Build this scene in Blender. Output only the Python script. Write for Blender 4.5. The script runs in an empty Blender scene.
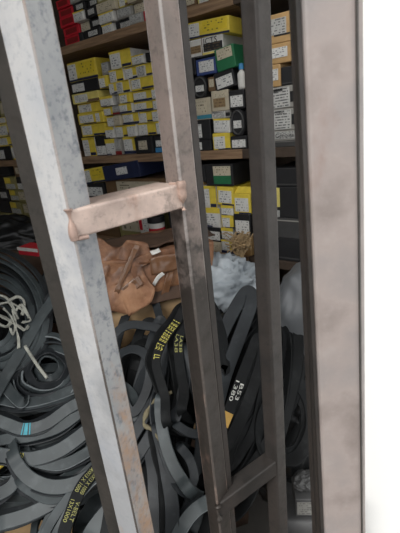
import bpy, bmesh, math, random
from mathutils import Vector, Matrix, noise
rnd = random.Random(11)
S = bpy.context.scene
COL = S.collection

# ------------------------------------------------------------------ camera
PITCH, ROLL, CAMZ, FPX = math.radians(20.0), math.radians(6.0), 1.5, 400.0
CAM = Vector((0, 0, CAMZ))
FW = Vector((0, math.cos(PITCH), -math.sin(PITCH)))
R0 = Vector((1, 0, 0)); D0 = -Vector((0, math.sin(PITCH), math.cos(PITCH)))
RI = math.cos(ROLL) * R0 + math.sin(ROLL) * D0
DI = -math.sin(ROLL) * R0 + math.cos(ROLL) * D0
cd = bpy.data.cameras.new('camera'); cam = bpy.data.objects.new('camera', cd); COL.objects.link(cam)
cd.sensor_fit = 'HORIZONTAL'; cd.sensor_width = 36; cd.lens = 36 * FPX / 400; cd.clip_start = .02; cd.dof.use_dof = True; cd.dof.focus_distance = 1.0; cd.dof.aperture_fstop = 15
M3 = Matrix((RI, -DI, -FW)).transposed()
cam.matrix_world = Matrix.Translation(CAM) @ M3.to_4x4()
S.camera = cam

def ray(px, py): return FW + RI * ((px - 200) / FPX) + DI * ((py - 266.5) / FPX)
def at(px, py, Y):
    r = ray(px, py); return CAM + r * (Y / r.y)
def on_plane(px, py, p0, n):
    r = ray(px, py); return CAM + r * (n.dot(p0 - CAM) / n.dot(r))
def project(p):
    v = p - CAM; z = v.dot(FW); return 200 + FPX * v.dot(RI) / z, 266.5 + FPX * v.dot(DI) / z

# ------------------------------------------------------------------ materials
def lin(c): return tuple(((x / 255) / 12.92 if x / 255 <= .04045 else ((x / 255 + .055) / 1.055) ** 2.4) for x in c)
class NT:
    def __init__(s, name):
        s.m = bpy.data.materials.new(name); s.m.use_nodes = True
        s.n = s.m.node_tree.nodes; s.l = s.m.node_tree.links
        s.b = s.n['Principled BSDF']; s.tc = None
    def coord(s, k='Object'):
        if not s.tc: s.tc = s.n.new('ShaderNodeTexCoord')
        return s.tc.outputs[k]
    def noise(s, scale, detail=4, rough=.55, vec=None, stretch=None):
        t = s.n.new('ShaderNodeTexNoise'); t.inputs['Scale'].default_value = scale
        t.inputs['Detail'].default_value = detail; t.inputs['Roughness'].default_value = rough
        v = vec or s.coord()
        if stretch:
            mp = s.n.new('ShaderNodeMapping'); mp.inputs['Scale'].default_value = stretch
            s.l.new(v, mp.inputs['Vector']); v = mp.outputs['Vector']
        s.l.new(v, t.inputs['Vector']); return t.outputs['Fac']
    def ramp(s, fac, stops):
        r = s.n.new('ShaderNodeValToRGB'); el = r.color_ramp.elements
        while len(el) < len(stops): el.new(.5)
        for e, (p, c) in zip(el, stops):
            e.position = p; e.color = (*c, 1) if len(c) == 3 else c
        s.l.new(fac, r.inputs['Fac']); return r.outputs['Color']
    def mix(s, fac, a, b, mode='MIX'):
        m = s.n.new('ShaderNodeMix'); m.data_type = 'RGBA'; m.blend_type = mode
        for sock, v in ((m.inputs[0], fac), (m.inputs[6], a), (m.inputs[7], b)):
            if isinstance(v, (int, float)): sock.default_value = v
            elif isinstance(v, tuple): sock.default_value = (*v, 1)
            else: s.l.new(v, sock)
        return m.outputs[2]
    def math(s, op, a, b=0.0):
        m = s.n.new('ShaderNodeMath'); m.operation = op
        for sock, v in zip(m.inputs, (a, b)):
            if isinstance(v, (int, float)): sock.default_value = v
            else: s.l.new(v, sock)
        return m.outputs[0]
    def done(s, color=None, rough=.6, metal=0.0, bump=None, bstr=.2, bdist=.002, spec=None):
        if color is not None:
            if isinstance(color, tuple): s.b.inputs['Base Color'].default_value = (*color, 1)
            else: s.l.new(color, s.b.inputs['Base Color'])
        if isinstance(rough, (int, float)): s.b.inputs['Roughness'].default_value = rough
        else: s.l.new(rough, s.b.inputs['Roughness'])
        s.b.inputs['Metallic'].default_value = metal
        if spec is not None: s.b.inputs['Specular IOR Level'].default_value = spec
        if bump is not None:
            bn = s.n.new('ShaderNodeBump'); bn.inputs['Strength'].default_value = bstr; bn.inputs['Distance'].default_value = bdist
            s.l.new(bump, bn.inputs['Height']); s.l.new(bn.outputs['Normal'], s.b.inputs['Normal'])
        return s.m

def plain(name, rgb, rough=.6, var=.18, scale=30, spec=None, metal=0):
    t = NT(name); c = lin(rgb); n = t.noise(scale)
    col = t.ramp(n, [(.3, tuple(x * (1 - var) for x in c)), (.7, tuple(min(1, x * (1 + var)) for x in c))])
    return t.done(col, rough, metal, spec=spec)

def printed(name, base, ink, rows=5, cover=.55):
    """paper with lines of tiny illegible print"""
    t = NT(name); g = t.coord('Generated')
    sx = t.n.new('ShaderNodeSeparateXYZ'); t.l.new(g, sx.inputs[0])
    rz = t.math('MULTIPLY', sx.outputs[2], float(rows)); fr = t.math('FRACT', rz); fl = t.math('FLOOR', rz)
    oi = t.n.new('ShaderNodeObjectInfo')
    cmb = t.n.new('ShaderNodeCombineXYZ')
    t.l.new(t.math('MULTIPLY', sx.outputs[0], 9.0), cmb.inputs[0]); t.l.new(t.math('MULTIPLY', fl, 7.3), cmb.inputs[1])
    t.l.new(t.math('MULTIPLY', oi.outputs['Random'], 50.0), cmb.inputs[2])
    n = t.noise(1.0, 2, .6, cmb.outputs[0])
    k = t.math('MULTIPLY', t.math('GREATER_THAN', n, cover), t.math('MULTIPLY', t.math('GREATER_THAN', fr, .3), t.math('LESS_THAN', fr, .75)))
    inx = t.math('MULTIPLY', t.math('GREATER_THAN', sx.outputs[0], .08), t.math('LESS_THAN', sx.outputs[0], .92))
    k = t.math('MULTIPLY', k, inx)
    big = t.noise(25, 3)
    paper = t.ramp(big, [(.3, tuple(x * .82 for x in lin(base))), (.7, lin(base))])
    return t.done(t.mix(t.math('MULTIPLY', k, .8), paper, lin(ink)), .6)

def steel(name, cols, rust, rust_at, rough=.5, dark=(60, 58, 56), wear=1.0, rust_z=None, foot_shade=None):
    t = NT(name)
    n1 = t.noise(8, 5, .6); n2 = t.noise(42, 6, .7); n3 = t.noise(150, 3, .6); n4 = t.noise(11, 5, .65, stretch=(1, 1, .4))
    c = t.ramp(n1, [(.32, lin(cols[0])), (.5, lin(cols[1])), (.68, lin(cols[2]))])
    c = t.mix(t.ramp(n2, [(.55, (0, 0, 0)), (.68, (.5 * wear,) * 3)]), c, lin(dark))
    if rust_z:      # patches of rust gather towards the foot of the bar
        sx = t.n.new('ShaderNodeSeparateXYZ'); t.l.new(t.coord(), sx.inputs[0])
        mr = t.n.new('ShaderNodeMapRange'); t.l.new(sx.outputs[2], mr.inputs[0])
        mr.inputs[1].default_value, mr.inputs[2].default_value, mr.inputs[3].default_value, mr.inputs[4].default_value = rust_z[0], rust_z[1], .16, -.06
        n4 = t.math('ADD', n4, mr.outputs[0])
    if foot_shade:       # shade painted into the colour of the lower bar, mottled by noise
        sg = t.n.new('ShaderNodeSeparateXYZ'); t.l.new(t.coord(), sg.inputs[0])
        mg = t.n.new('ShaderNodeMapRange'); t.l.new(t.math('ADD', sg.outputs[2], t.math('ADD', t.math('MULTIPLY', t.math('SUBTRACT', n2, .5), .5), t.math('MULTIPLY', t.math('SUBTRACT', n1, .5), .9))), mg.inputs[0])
        mg.inputs[1].default_value, mg.inputs[2].default_value, mg.inputs[3].default_value, mg.inputs[4].default_value = foot_shade[0], foot_shade[1], .92, 0
        c = t.mix(mg.outputs[0], c, lin(foot_shade[2]))
    rf = t.math('MULTIPLY', t.ramp(n4, [(rust_at, (0, 0, 0)), (rust_at + .1, (1, 1, 1))]), t.ramp(n2, [(.35, (.25, .25, .25)), (.6, (.95, .95, .95))]))
    c = t.mix(rf, c, lin(rust))
    c = t.mix(t.ramp(n3, [(.3, (.3 * wear,) * 3), (.45, (0, 0, 0))]), c, lin(dark))
    return t.done(c, t.ramp(n2, [(.3, (rough - .1,) * 3), (.7, (rough + .15,) * 3)]), .1, n3, .12, .0015)

MT = {}
MT['pale_steel'] = steel('pale primed steel', [(196, 198, 201), (212, 211, 210), (178, 181, 187)], (172, 146, 124), .68, dark=(128, 136, 146), wear=.8, rust_z=(.9, 1.2), foot_shade=(1.02, 1.34, (164, 165, 167)))
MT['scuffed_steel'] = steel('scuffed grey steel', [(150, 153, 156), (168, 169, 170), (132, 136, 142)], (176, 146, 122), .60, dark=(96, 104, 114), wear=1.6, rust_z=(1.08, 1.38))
MT['pink_steel'] = steel('rust bloomed steel', [(190, 170, 158), (212, 190, 178), (168, 150, 141)], (166, 128, 108), .56, dark=(104, 96, 92))
MT['brown_steel'] = steel('brown weathered steel', [(124, 114, 108), (142, 128, 121), (108, 102, 98)], (104, 82, 72), .60, dark=(62, 57, 54), foot_shade=(1.22, 1.40, (38, 34, 30)))  # dark lower length is painted shade
MT['dark_steel'] = steel('dark shade steel', [(45, 42, 40), (56, 51, 48), (39, 37, 35)], (84, 70, 62), .62, dark=(38, 37, 36))
MT['grey_steel'] = steel('dark dirty steel', [(54, 52, 48), (64, 60, 56), (46, 44, 41)], (92, 78, 66), .6, dark=(46, 44, 40), wear=1.3)
MT['post_steel'] = steel('pinkish painted steel', [(128, 118, 113), (156, 145, 140), (140, 134, 132)], (142, 124, 117), .60, dark=(166, 157, 152), wear=.6)
MT['worn_edge'] = steel('edge rubbed bare', [(160, 154, 151), (172, 163, 158), (146, 142, 140)], (154, 132, 120), .56, dark=(110, 104, 100), foot_shade=(1.18, 1.38, (70, 63, 58)))
MT['weld'] = steel('weld', [(186, 158, 142), (172, 146, 134), (150, 128, 118)], (180, 136, 112), .56, dark=(104, 94, 88))
MT['white_wall'] = plain('white plaster', (255, 254, 251), .8, .01, 6)
MT['inner_wall'] = plain('dusty interior plaster', (128, 122, 114), .9, .15, 5)
MT['concrete'] = plain('concrete', (84, 81, 77), .9, .15, 6)
t = NT('shelf timber'); n = t.noise(14, 5, .6, stretch=(.6, 8, 8))
MT['wood'] = t.done(t.ramp(n, [(.3, lin((112, 88, 66))), (.7, lin((164, 134, 104)))]), .75, bump=n, bstr=.15)
MT['dark_wood'] = plain('dark timber', (70, 58, 48), .8)
for k, c in dict(yellow=(224, 200, 74), pale_yellow=(226, 210, 120), white=(214, 212, 206), black=(34, 34, 36), navy=(34, 42, 72), blue=(58, 76, 130),
                 grey=(150, 148, 142), beige=(192, 182, 160), tan=(192, 156, 106), red=(196, 38, 52), olive=(150, 142, 92), green=(40, 110, 72), darkgrey=(66, 66, 66),
                 teal=(60, 130, 150), brown=(112, 88, 62), orange=(190, 150, 72), deepred=(130, 34, 34), sky=(70, 140, 190)).items():
    MT[k] = plain(k + ' card', c, .55, .12, 40)
MT['label'] = printed('white printed label', (226, 226, 222), (70, 72, 80))
MT['label_busy'] = printed('closely printed label', (206, 206, 202), (36, 38, 44), 7, .46)
MT['label_beige'] = printed('beige printed label', (206, 196, 172), (96, 86, 70), 4)
MT['label_grey'] = printed('grey printed label', (190, 190, 186), (60, 62, 66), 6, .5)
MT['label_dim'] = printed('dull grey printed label', (128, 127, 122), (60, 60, 60), 6, .5)
MT['print_yellow'] = printed('yellow card with dark print', (232, 206, 58), (60, 60, 50), 4, .56)
MT['photo_panel'] = printed('dark picture panel', (40, 40, 42), (96, 80, 60), 3, .5)
MT['photo_tan'] = printed('brown picture panel', (150, 126, 92), (90, 70, 50), 3, .5)
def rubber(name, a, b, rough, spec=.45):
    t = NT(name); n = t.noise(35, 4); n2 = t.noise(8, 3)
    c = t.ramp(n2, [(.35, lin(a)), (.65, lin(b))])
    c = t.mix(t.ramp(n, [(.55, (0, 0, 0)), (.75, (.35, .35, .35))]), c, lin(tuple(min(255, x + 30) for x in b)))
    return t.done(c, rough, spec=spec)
MT['rubber_grey'] = rubber('dusty black rubber', (52, 58, 60), (74, 81, 83), .5)
MT['rubber'] = rubber('black rubber', (32, 35, 38), (46, 50, 53), .5, .35)
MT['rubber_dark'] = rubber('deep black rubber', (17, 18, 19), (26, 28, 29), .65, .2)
MT['rubber_edge'] = plain('frayed pale belt edge', (112, 118, 120), .8, .3, 80)
MT['ink_yellow'] = plain('yellow ink', (216, 206, 96), .6)
MT['ink_olive'] = plain('faded yellow ink', (158, 156, 92), .7)
MT['ink_white'] = plain('white ink', (214, 214, 206), .6)
MT['ink_dark'] = plain('dark ink', (30, 30, 32), .6)
MT['ink_teal'] = plain('teal ink', (70, 160, 176), .6)
t = NT('worn corrugated cardboard'); n = t.noise(7, 5, .65); n2 = t.noise(60, 4, .7); n3 = t.noise(4, 3, .6, stretch=(1, 1, 6))
c = t.ramp(n, [(.36, lin((78, 50, 34))), (.5, lin((130, 90, 64))), (.64, lin((170, 126, 94)))])
c = t.mix(t.ramp(n2, [(.5, (0, 0, 0)), (.75, (.4, .4, .4))]), c, lin((176, 140, 108)))
MT['cardboard'] = t.done(c, t.ramp(n3, [(.4, (.35,) * 3), (.6, (.8,) * 3)]), bump=n, bstr=.5, bdist=.01)
MT['cardboard_dark'] = plain('stained cardboard', (74, 55, 42), .8, .25, 12)
MT['cardboard_pale'] = plain('pale cardboard', (176, 146, 108), .7, .25, 14)
MT['tape'] = plain('brown parcel tape', (120, 86, 62), .14, .2, 20, spec=1.0)
t = NT('white woven sack'); n = t.noise(12, 5); w = t.n.new('ShaderNodeTexWave'); w.inputs['Scale'].default_value = 90; t.l.new(t.coord(), w.inputs['Vector'])
MT['sack'] = t.done(t.ramp(n, [(.3, lin((134, 142, 148))), (.7, lin((176, 183, 188)))]), .55, bump=w.outputs['Fac'], bstr=.15)
MT['sack_grey'] = plain('grey plastic sack', (104, 107, 110), .5, .15, 10)
MT['bag_black'] = plain('black plastic', (24, 25, 26), .4, .3, 12)
MT['twine_white'] = plain('dirty white twine', (168, 168, 158), .8, .35, 60)
MT['twine_tan'] = plain('tan twine', (120, 112, 88), .85, .25, 60)
MT['straw'] = plain('dry straw', (172, 148, 112), .9, .3, 60)

# ------------------------------------------------------------------ mesh helpers
def obj(name, bm, m, parent=None, smooth=False, loc=None):
    me = bpy.data.meshes.new(name)
    bmesh.ops.recalc_face_normals(bm, faces=bm.faces)
    bm.to_mesh(me); bm.free()
    for x in (m if isinstance(m, (list, tuple)) else [m]): me.materials.append(x)
    if smooth:
        for p in me.polygons: p.use_smooth = True
    o = bpy.data.objects.new(name, me); COL.objects.link(o)
    if parent: o.parent = parent
    if loc is not None: o.location = loc
    return o
def tag(o, label=None, cat=None, group=None, kind=None):
    if label: o['label'] = label
    if cat: o['category'] = cat
    if group: o['group'] = group
    if kind: o['kind'] = kind
    return o
def empty(name, loc=(0, 0, 0), rz=0):
    o = bpy.data.objects.new(name, None); COL.objects.link(o); o.location = loc; o.rotation_euler = (0, 0, rz); o.empty_display_size = .05
    return o
def box_bm(x0, x1, y0, y1, z0, z1, bev=0, seg=2, bm=None):
    b = bm or bmesh.new()
    vs = [b.verts.new(v) for v in ((x0, y0, z0), (x1, y0, z0), (x1, y1, z0), (x0, y1, z0), (x0, y0, z1), (x1, y0, z1), (x1, y1, z1), (x0, y1, z1))]
    fs = [b.faces.new([vs[i] for i in f]) for f in ((3, 2, 1, 0), (4, 5, 6, 7), (0, 1, 5, 4), (1, 2, 6, 5), (2, 3, 7, 6), (3, 0, 4, 7))]
    if bev:
        es = {e for f in fs for e in f.edges}
        bmesh.ops.bevel(b, geom=list(es), offset=bev, segments=seg, profile=.5, affect='EDGES')
    return b
def prism(bot, top, bev=.004, bm=None, cuts=0):
    """closed solid between two matching polygons"""
    b = bm or bmesh.new(); n = len(bot)
    a = [b.verts.new(p) for p in bot]; c = [b.verts.new(p) for p in top]
    b.faces.new(a[::-1]); b.faces.new(c)
    side = []
    for i in range(n):
        j = (i + 1) % n
        b.faces.new((a[i], a[j], c[j], c[i]))
        side.append(b.edges.get((a[i], c[i])))
    if bev: bmesh.ops.bevel(b, geom=side, offset=bev, segments=3, profile=.5, affect='EDGES')
    return b
def catmull(pts, n, closed=True):
    out = []; N = len(pts); segs = N if closed else N - 1
    for k in range(n):
        u = k / n * segs if closed else k / (n - 1) * segs
        i = min(int(u), segs - 1); f = u - i
        if closed: p = [pts[(i + q) % N] for q in (-1, 0, 1, 2)]
        else: p = [pts[max(0, min(N - 1, i + q))] for q in (-1, 0, 1, 2)]
        out.append(.5 * ((2 * p[1]) + (p[2] - p[0]) * f + (2 * p[0] - 5 * p[1] + 4 * p[2] - p[3]) * f * f + (3 * p[1] - p[0] - 3 * p[2] + p[3]) * f ** 3))
    return out
def sweep(pts, sect, closed, frames, bm=None):
    b = bm or bmesh.new(); rings = []
    for p, (u, v) in zip(pts, frames): rings.append([b.verts.new(p + u * s[0] + v * s[1]) for s in sect])
    n = len(sect); N = len(rings)
    for k in range(N if closed else N - 1):
        A, B = rings[k], rings[(k + 1) % N]
        for i in range(n):
            j = (i + 1) % n; b.faces.new((A[i], A[j], B[j], B[i]))
    if not closed: b.faces.new(rings[0][::-1]); b.faces.new(rings[-1])
    return b
def tube_bm(pts, r, n=8, closed=False, samples=None, bm=None, wob=0):
    ps = catmull([Vector(p) for p in pts], samples or len(pts) * 6, closed)
    fr = []; up = Vector((.31, .2, .93)).normalized()
    for k in range(len(ps)):
        a, c = (ps[(k - 1) % len(ps)], ps[(k + 1) % len(ps)]) if closed else (ps[max(0, k - 1)], ps[min(len(ps) - 1, k + 1)])
        t = (c - a).normalized(); u = t.cross(up); u = u.normalized() if u.length > 1e-4 else Vector((1, 0, 0)); v = t.cross(u)
        g = 1 + wob * noise.noise(ps[k] * 60)
        fr.append((u * g, v * g))
    return sweep(ps, [(r * math.cos(2 * math.pi * i / n), r * math.sin(2 * math.pi * i / n)) for i in range(n)], closed, fr, bm)
def blob(c, rad, rot, amp, freq, seed, crease=1.0, stretch=(1, 1, 1), skew=0):
    b = bmesh.new(); bmesh.ops.create_icosphere(b, subdivisions=5, radius=1)
    off = Vector((seed * 3.1, seed * 1.7, seed * .9))
    for v in b.verts:
        p = v.co.copy(); q = Vector((p.x * stretch[0], p.y * stretch[1], (p.z - skew * p.x) * stretch[2])) * freq + off
        d = 0
        for o_, a_ in ((1, 1), (2.1, .5), (4.3, .25)):
            d += (1 - abs(noise.noise(Vector((q.x * crease, q.y, q.z)) * o_)) * 2) * a_
        v.co = Vector((p.x * rad[0], p.y * rad[1], p.z * rad[2])) + p * (d - .8) * amp
    b.transform(Matrix.Translation(c) @ rot.to_4x4())
    return b
def text_flat(s, size):
    cu = bpy.data.curves.new('tmp', 'FONT'); cu.body = s; cu.size = size; cu.align_x = 'CENTER'; cu.align_y = 'CENTER'; cu.resolution_u = 2
    o = bpy.data.objects.new('tmp', cu); COL.objects.link(o); bpy.context.view_layer.update()
    ev = o.evaluated_get(bpy.context.evaluated_depsgraph_get()); me = ev.to_mesh()
    V = [v.co.copy() for v in me.vertices]; Fc = [tuple(p.vertices) for p in me.polygons]
    ev.to_mesh_clear(); bpy.data.objects.remove(o); bpy.data.curves.remove(cu)
    return V, Fc

# ------------------------------------------------------------------ the shop: shelf frame (s along shelf, d into wall, z up)
SD = Vector((.786, -.619, 0)).normalized(); SN = Vector((-SD.y, SD.x, 0)); SH0 = Vector((0, 1.5, 0)); SROT = math.atan2(SD.y, SD.x)
def shp(s, d, z): return SH0 + SD * s + SN * d + Vector((0, 0, z))
def onshelf(px, py, d=0):
    p = on_plane(px, py, SH0 + SN * d, SN); return (p - SH0).dot(SD), p.z
def zs(px, py): return onshelf(px, py)[1]
def sbox(name, s0, s1, d0, d1, z0, z1, m, parent=None, bev=0):
    b = box_bm(s0, s1, d0, d1, z0, z1, bev); b.transform(Matrix.Translation(SH0) @ Matrix.Rotation(SROT, 4, 'Z'))
    return obj(name, b, m, parent)

ZMID = zs(120, 155); ZTOP = zs(100, 35.5); ZLOW = zs(225, 253); BT = .03
b = box_bm(-6, 6, -4, 6, -.1, 0); tag(obj('floor', b, MT['concrete']), kind='structure')
tag(sbox('wall_right', -2.75, .84, .38, .5, 0, 2.6, MT['inner_wall']), kind='structure')
tag(sbox('wall_back', -2.75, -2.6, -2.6, .38, 0, 2.6, MT['inner_wall']), kind='structure')
tag(sbox('wall_left', -2.75, .1, -2.75, -2.6, 0, 2.6, MT['inner_wall']), kind='structure')
tag(sbox('ceiling', -2.75, .46, -2.75, .5, 2.6, 2.7, MT['inner_wall']), kind='structure')
f0 = Vector((.318, .80, 0)); G = Vector((1, -.25, 0)).normalized()
q = [f0, f0 + G * 3.2, f0 + G * 3.2 + Vector((0, .1, 0)), f0 + Vector((.045, .1, 0))]
tag(obj('wall_front', prism([v + Vector((0, 0, 0)) for v in q], [v + Vector((0, 0, 2.9)) for v in q], 0), MT['white_wall']), kind='structure')

# shelving
su = empty('shelf_unit', shp(0, 0, 0), SROT)
tag(su, 'long timber shelf unit packed with parts boxes along the shop wall', 'shelf')
for z in (ZTOP, ZMID, ZLOW, .42):
    obj('shelf_board', box_bm(-2.3, .2295, -.008, .345, z - BT, z, .002), MT['wood'], su)
    obj('shelf_board', box_bm(.2305, .6, -.008, .345, z - BT, z, .002), MT['dark_wood'], su)  # darker timber past the upright paints in the shade on these boards
for s in (-2.315, .23, .615):
    obj('upright', box_bm(s - .014, s + .014, .30, .345, 0, 2.45, .002), MT['dark_wood'], su)
obj('back_panel', box_bm(-2.33, .63, .347, .36, 0, 2.45), MT['dark_wood'], su)

# ------------------------------------------------------------------ boxes
def mk_box(desc_name, w, h, d, style, p, rz=0, tilt=0):
    """carton with its front at local y=0; style picks body colour and what is on the front"""
    m = MT[style['c']]
    b = box_bm(-w / 2, w / 2, 0, d, 0, h, min(.0025, h * .08))
    # tuck flap seam along the front end
    o = obj(desc_name, b, m)
    o.matrix_world = Matrix.Translation(p) @ Matrix.Rotation(SROT + rz, 4, 'Z') @ Matrix.Rotation(tilt, 4, 'Y')
    for nm, mk, x0, x1, z0, z1, pr in style['f']:
        obj(nm, box_bm((x0 - .5) * w, (x1 - .5) * w, -.0012 * pr, .002, z0 * h, z1 * h), MT[mk], o)
    if style.get('side'):  # band running round the long side that shows
        nm, mk, z0, z1 = style['side']
        obj(nm, box_bm(w / 2 - .002, w / 2 + .0012, .004, d - .004, z0 * h, z1 * h), MT[mk], o)
    if style.get('lid'):
        obj('lid', box_bm(-w / 2 - .0015, w / 2 + .0015, -.0015, d + .0015, h * .62, h + .0015, .0015), MT[style['lid']], o)
    return o
L = lambda x0, x1, z0, z1, mk='label': ('label', mk, x0, x1, z0, z1, 1)
B = lambda x0, x1, z0, z1, mk='navy': ('color_band', mk, x0, x1, z0, z1, .7)
ST = {
 'Y':   dict(c='yellow', f=[L(.05, .45, .15, .9), B(.5, 1, .04, .2)], side=('color_band', 'navy', .04, .2)),
 'YL':  dict(c='yellow', f=[L(.1, .88, .14, .8), B(.3, 1, .02, .1)]),
 'YP':  dict(c='yellow', f=[L(.02, .3, .12, .9), ('print_panel', 'print_yellow', .38, .95, .28, .9, .8), B(0, 1, .02, .14)]),
 'YW':  dict(c='yellow', f=[L(.08, .72, .08, .8), B(.3, 1, .02, .1)]),
 'YF':  dict(c='pale_yellow', f=[L(.1, .6, .12, .85), B(.55, 1, .03, .3, 'brown')]),
 'YT':  dict(c='yellow', f=[L(.05, .55, .1, .88)]),
 'WY':  dict(c='white', f=[('color_band', 'yellow', 0, 1, .87, 1, .5), ('side_panel', 'yellow', .52, 1, 0, 1, .5), L(.05, .5, .12, .84), B(.55, .98, .04, .2)]),
 'WYb': dict(c='white', f=[('color_band', 'yellow', 0, 1, .87, 1, .5), L(.1, .6, .22, .84), ('side_panel', 'yellow', .68, 1, .22, 1, .5), B(.0, 1, .02, .2)]),
 'WWY': dict(c='white', f=[('color_band', 'yellow', 0, 1, .87, 1, .5), ('side_panel', 'yellow', .25, .38, .3, 1, .5), L(.02, .24, .12, .9), L(.4, .66, .1, .9, 'label_busy'), ('side_panel', 'yellow', .7, 1, .2, 1, .5), B(.1, .4, .04, .2), B(.7, 1, .04, .2)]),
 'WT':  dict(c='white', f=[('color_band', 'yellow', 0, 1, .74, 1, .6), L(.1, .9, .1, .7), B(.05, .5, .02, .1)]),
 'WR':  dict(c='grey', f=[L(.08, .92, .4, .92, 'label_grey'), B(0, 1, .02, .25, 'deepred')]),
 'W':   dict(c='white', f=[('color_band', 'yellow', 0, 1, .87, 1, .5), L(.08, .92, .12, .84)]),
 'BE':  dict(c='beige', f=[L(.1, .9, .15, .88, 'label_beige')]),
 'K':   dict(c='black', f=[L(.06, .5, .12, .8)]),
 'KL':  dict(c='black', f=[L(.1, .92, .12, .72)]),
 'KW':  dict(c='black', f=[L(.04, .96, .04, .5)]),
 'KS':  dict(c='black', f=[L(.22, .72, .25, .78, 'label_beige')]),
 'KB':  dict(c='black', f=[B(0, 1, .02, .3, 'sky'), L(.1, .9, .36, .72)]),
 'K0':  dict(c='black', f=[B(.05, .95, .1, .16, 'darkgrey')]),
 'D0':  dict(c='darkgrey', f=[B(.05, .95, .84, .9, 'grey')]),
 'DY':  dict(c='black', f=[B(.03, .22, .35, .97, 'pale_yellow'), L(.03, .2, .02, .24, 'label_grey')]),
 'N':   dict(c='blue', f=[L(.16, .9, .18, .85)]),
 'NL':  dict(c='navy', f=[L(.38, .68, .3, .75)]),
 'G':   dict(c='grey', f=[L(.08, .92, .2, .9, 'label_grey')]),
 'GN':  dict(c='grey', f=[L(.04, .78, .06, .94, 'label_busy'), ('print_panel', 'black', .8, 1, .25, .72, .8), L(.05, .5, .78, .92, 'ink_dark')]),
 'T':   dict(c='tan', f=[L(.06, .8, .3, .8)]),
 'TG':  dict(c='tan', f=[L(.08, .8, .3, .84, 'label_grey'), B(.3, .95, .24, .3, 'black')]),
 'R':   dict(c='red', f=[('recess', 'deepred', .15, .85, .25, .8, .6)]),
 'O':   dict(c='olive', f=[L(.1, .75, .2, .85, 'label_beige')]),
 'OY':  dict(c='olive', f=[B(.05, .6, .5, .95, 'yellow'), L(.1, .9, .08, .45, 'label_grey')]),
 'BR':  dict(c='brown', f=[L(.2, .9, .3, .85, 'label_beige')]),
 'KN':  dict(c='black', f=[L(.3, .85, .25, .75, 'label_busy')]),
 'GL':  dict(c='black', f=[('label', 'green', .3, .92, .1, .48, 1), ('label', 'label_beige', .3, .92, .48, .9, 1)]),
 'GB':  dict(c='green', f=[('label', 'label_beige', .12, .9, .5, .95, 1)]),
 'JB':  dict(c='white', f=[('print_panel', 'photo_tan', .04, .38, .2, .62, .8), ('print_panel', 'photo_panel', .46, .98, .16, .62, .8), B(.42, 1, 0, .12, 'pale_yellow'), B(.41, .425, 0, 1, 'brown')]),
 'CL':  dict(c='beige', f=[('print_panel', 'photo_tan', .12, .8, .18, .62, .8), L(.1, .9, .66, .84, 'label_beige')]),
 'CT':  dict(c='beige', f=[B(0, 1, .04, .22, 'teal'), L(.1, .8, .3, .9, 'label_beige')]),
}
DESC = {'Y': 'yellow box with navy stripe', 'YL': 'yellow box with big square label', 'YP': 'large printed yellow box', 'YW': 'yellow-edged white-labelled box', 'YF': 'pale yellow framed box', 'YT': 'flat yellow box with white label',
 'WY': 'half white half yellow box', 'WYb': 'white box with yellow end, navy stripe', 'WWY': 'long white box with yellow patches', 'WT': 'white box with yellow top band', 'WR': 'grey box with dark red foot', 'W': 'white box with thin yellow top', 'BE': 'beige labelled box',
 'K': 'black box with white label', 'KL': 'black box with wide white label', 'KW': 'black box with white lower half', 'KS': 'black box with square beige label', 'KB': 'black box with blue foot', 'K0': 'plain dark box', 'D0': 'dark grey box', 'O': 'dull olive box', 'OY': 'olive box with yellow patch',
 'G': 'grey labelled box', 'R': 'red open-fronted box', 'BR': 'brown labelled box', 'KN': 'black box with printed white badge', 'N': 'blue box', 'T': 'tan box'}
ORD = ['first', 'second', 'third', 'fourth', 'fifth', 'sixth', 'seventh', 'eighth', 'ninth', 'tenth']
placed = []
def rowbox(px0, px1, yb, yt, zb, zt, st, label, group, dep=None, tilt=0, rz=0, doff=None, cat='box'):
    ym = (yb + yt) / 2
    s0 = onshelf(px0, ym)[0]; s1 = onshelf(px1, ym)[0]
    d = dep or rnd.uniform(.16, .22); do = rnd.uniform(0, .026) if doff is None else doff
    o = mk_box('parts_box', s1 - s0, zt - zb, d, ST[st], shp((s0 + s1) / 2, do, zb), rz, tilt)
    tag(o, label, cat, group); return o
def rows(tbl, xref, ys, z0, where, first, group, split=None):
    zl = [z0, z0]
    for r, row in enumerate(tbl):
        xr = [xref, xref] if split is None else [split[1], xref]
        zt = [zs(x, ys[r + 1]) for x in xr]
        for k, (a, c, st) in enumerate(row):
            g = 0 if split and (a + c) / 2 < split[0] else 1
            h = (zt[g] - zl[g]) * rnd.uniform(.93, .992)
            rz = rnd.uniform(-.05, .05) if c - a < 14 else rnd.uniform(-.02, .02)
            lab = f'{DESC[st]}, ' + where.format(ORD[k], ORD[r])
            rowbox(a + .4, c - .4, ys[r], ys[r + 1], zl[g] + .0004, zl[g] + h, st, lab, group, rz=rz)
        zl = zt
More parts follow.
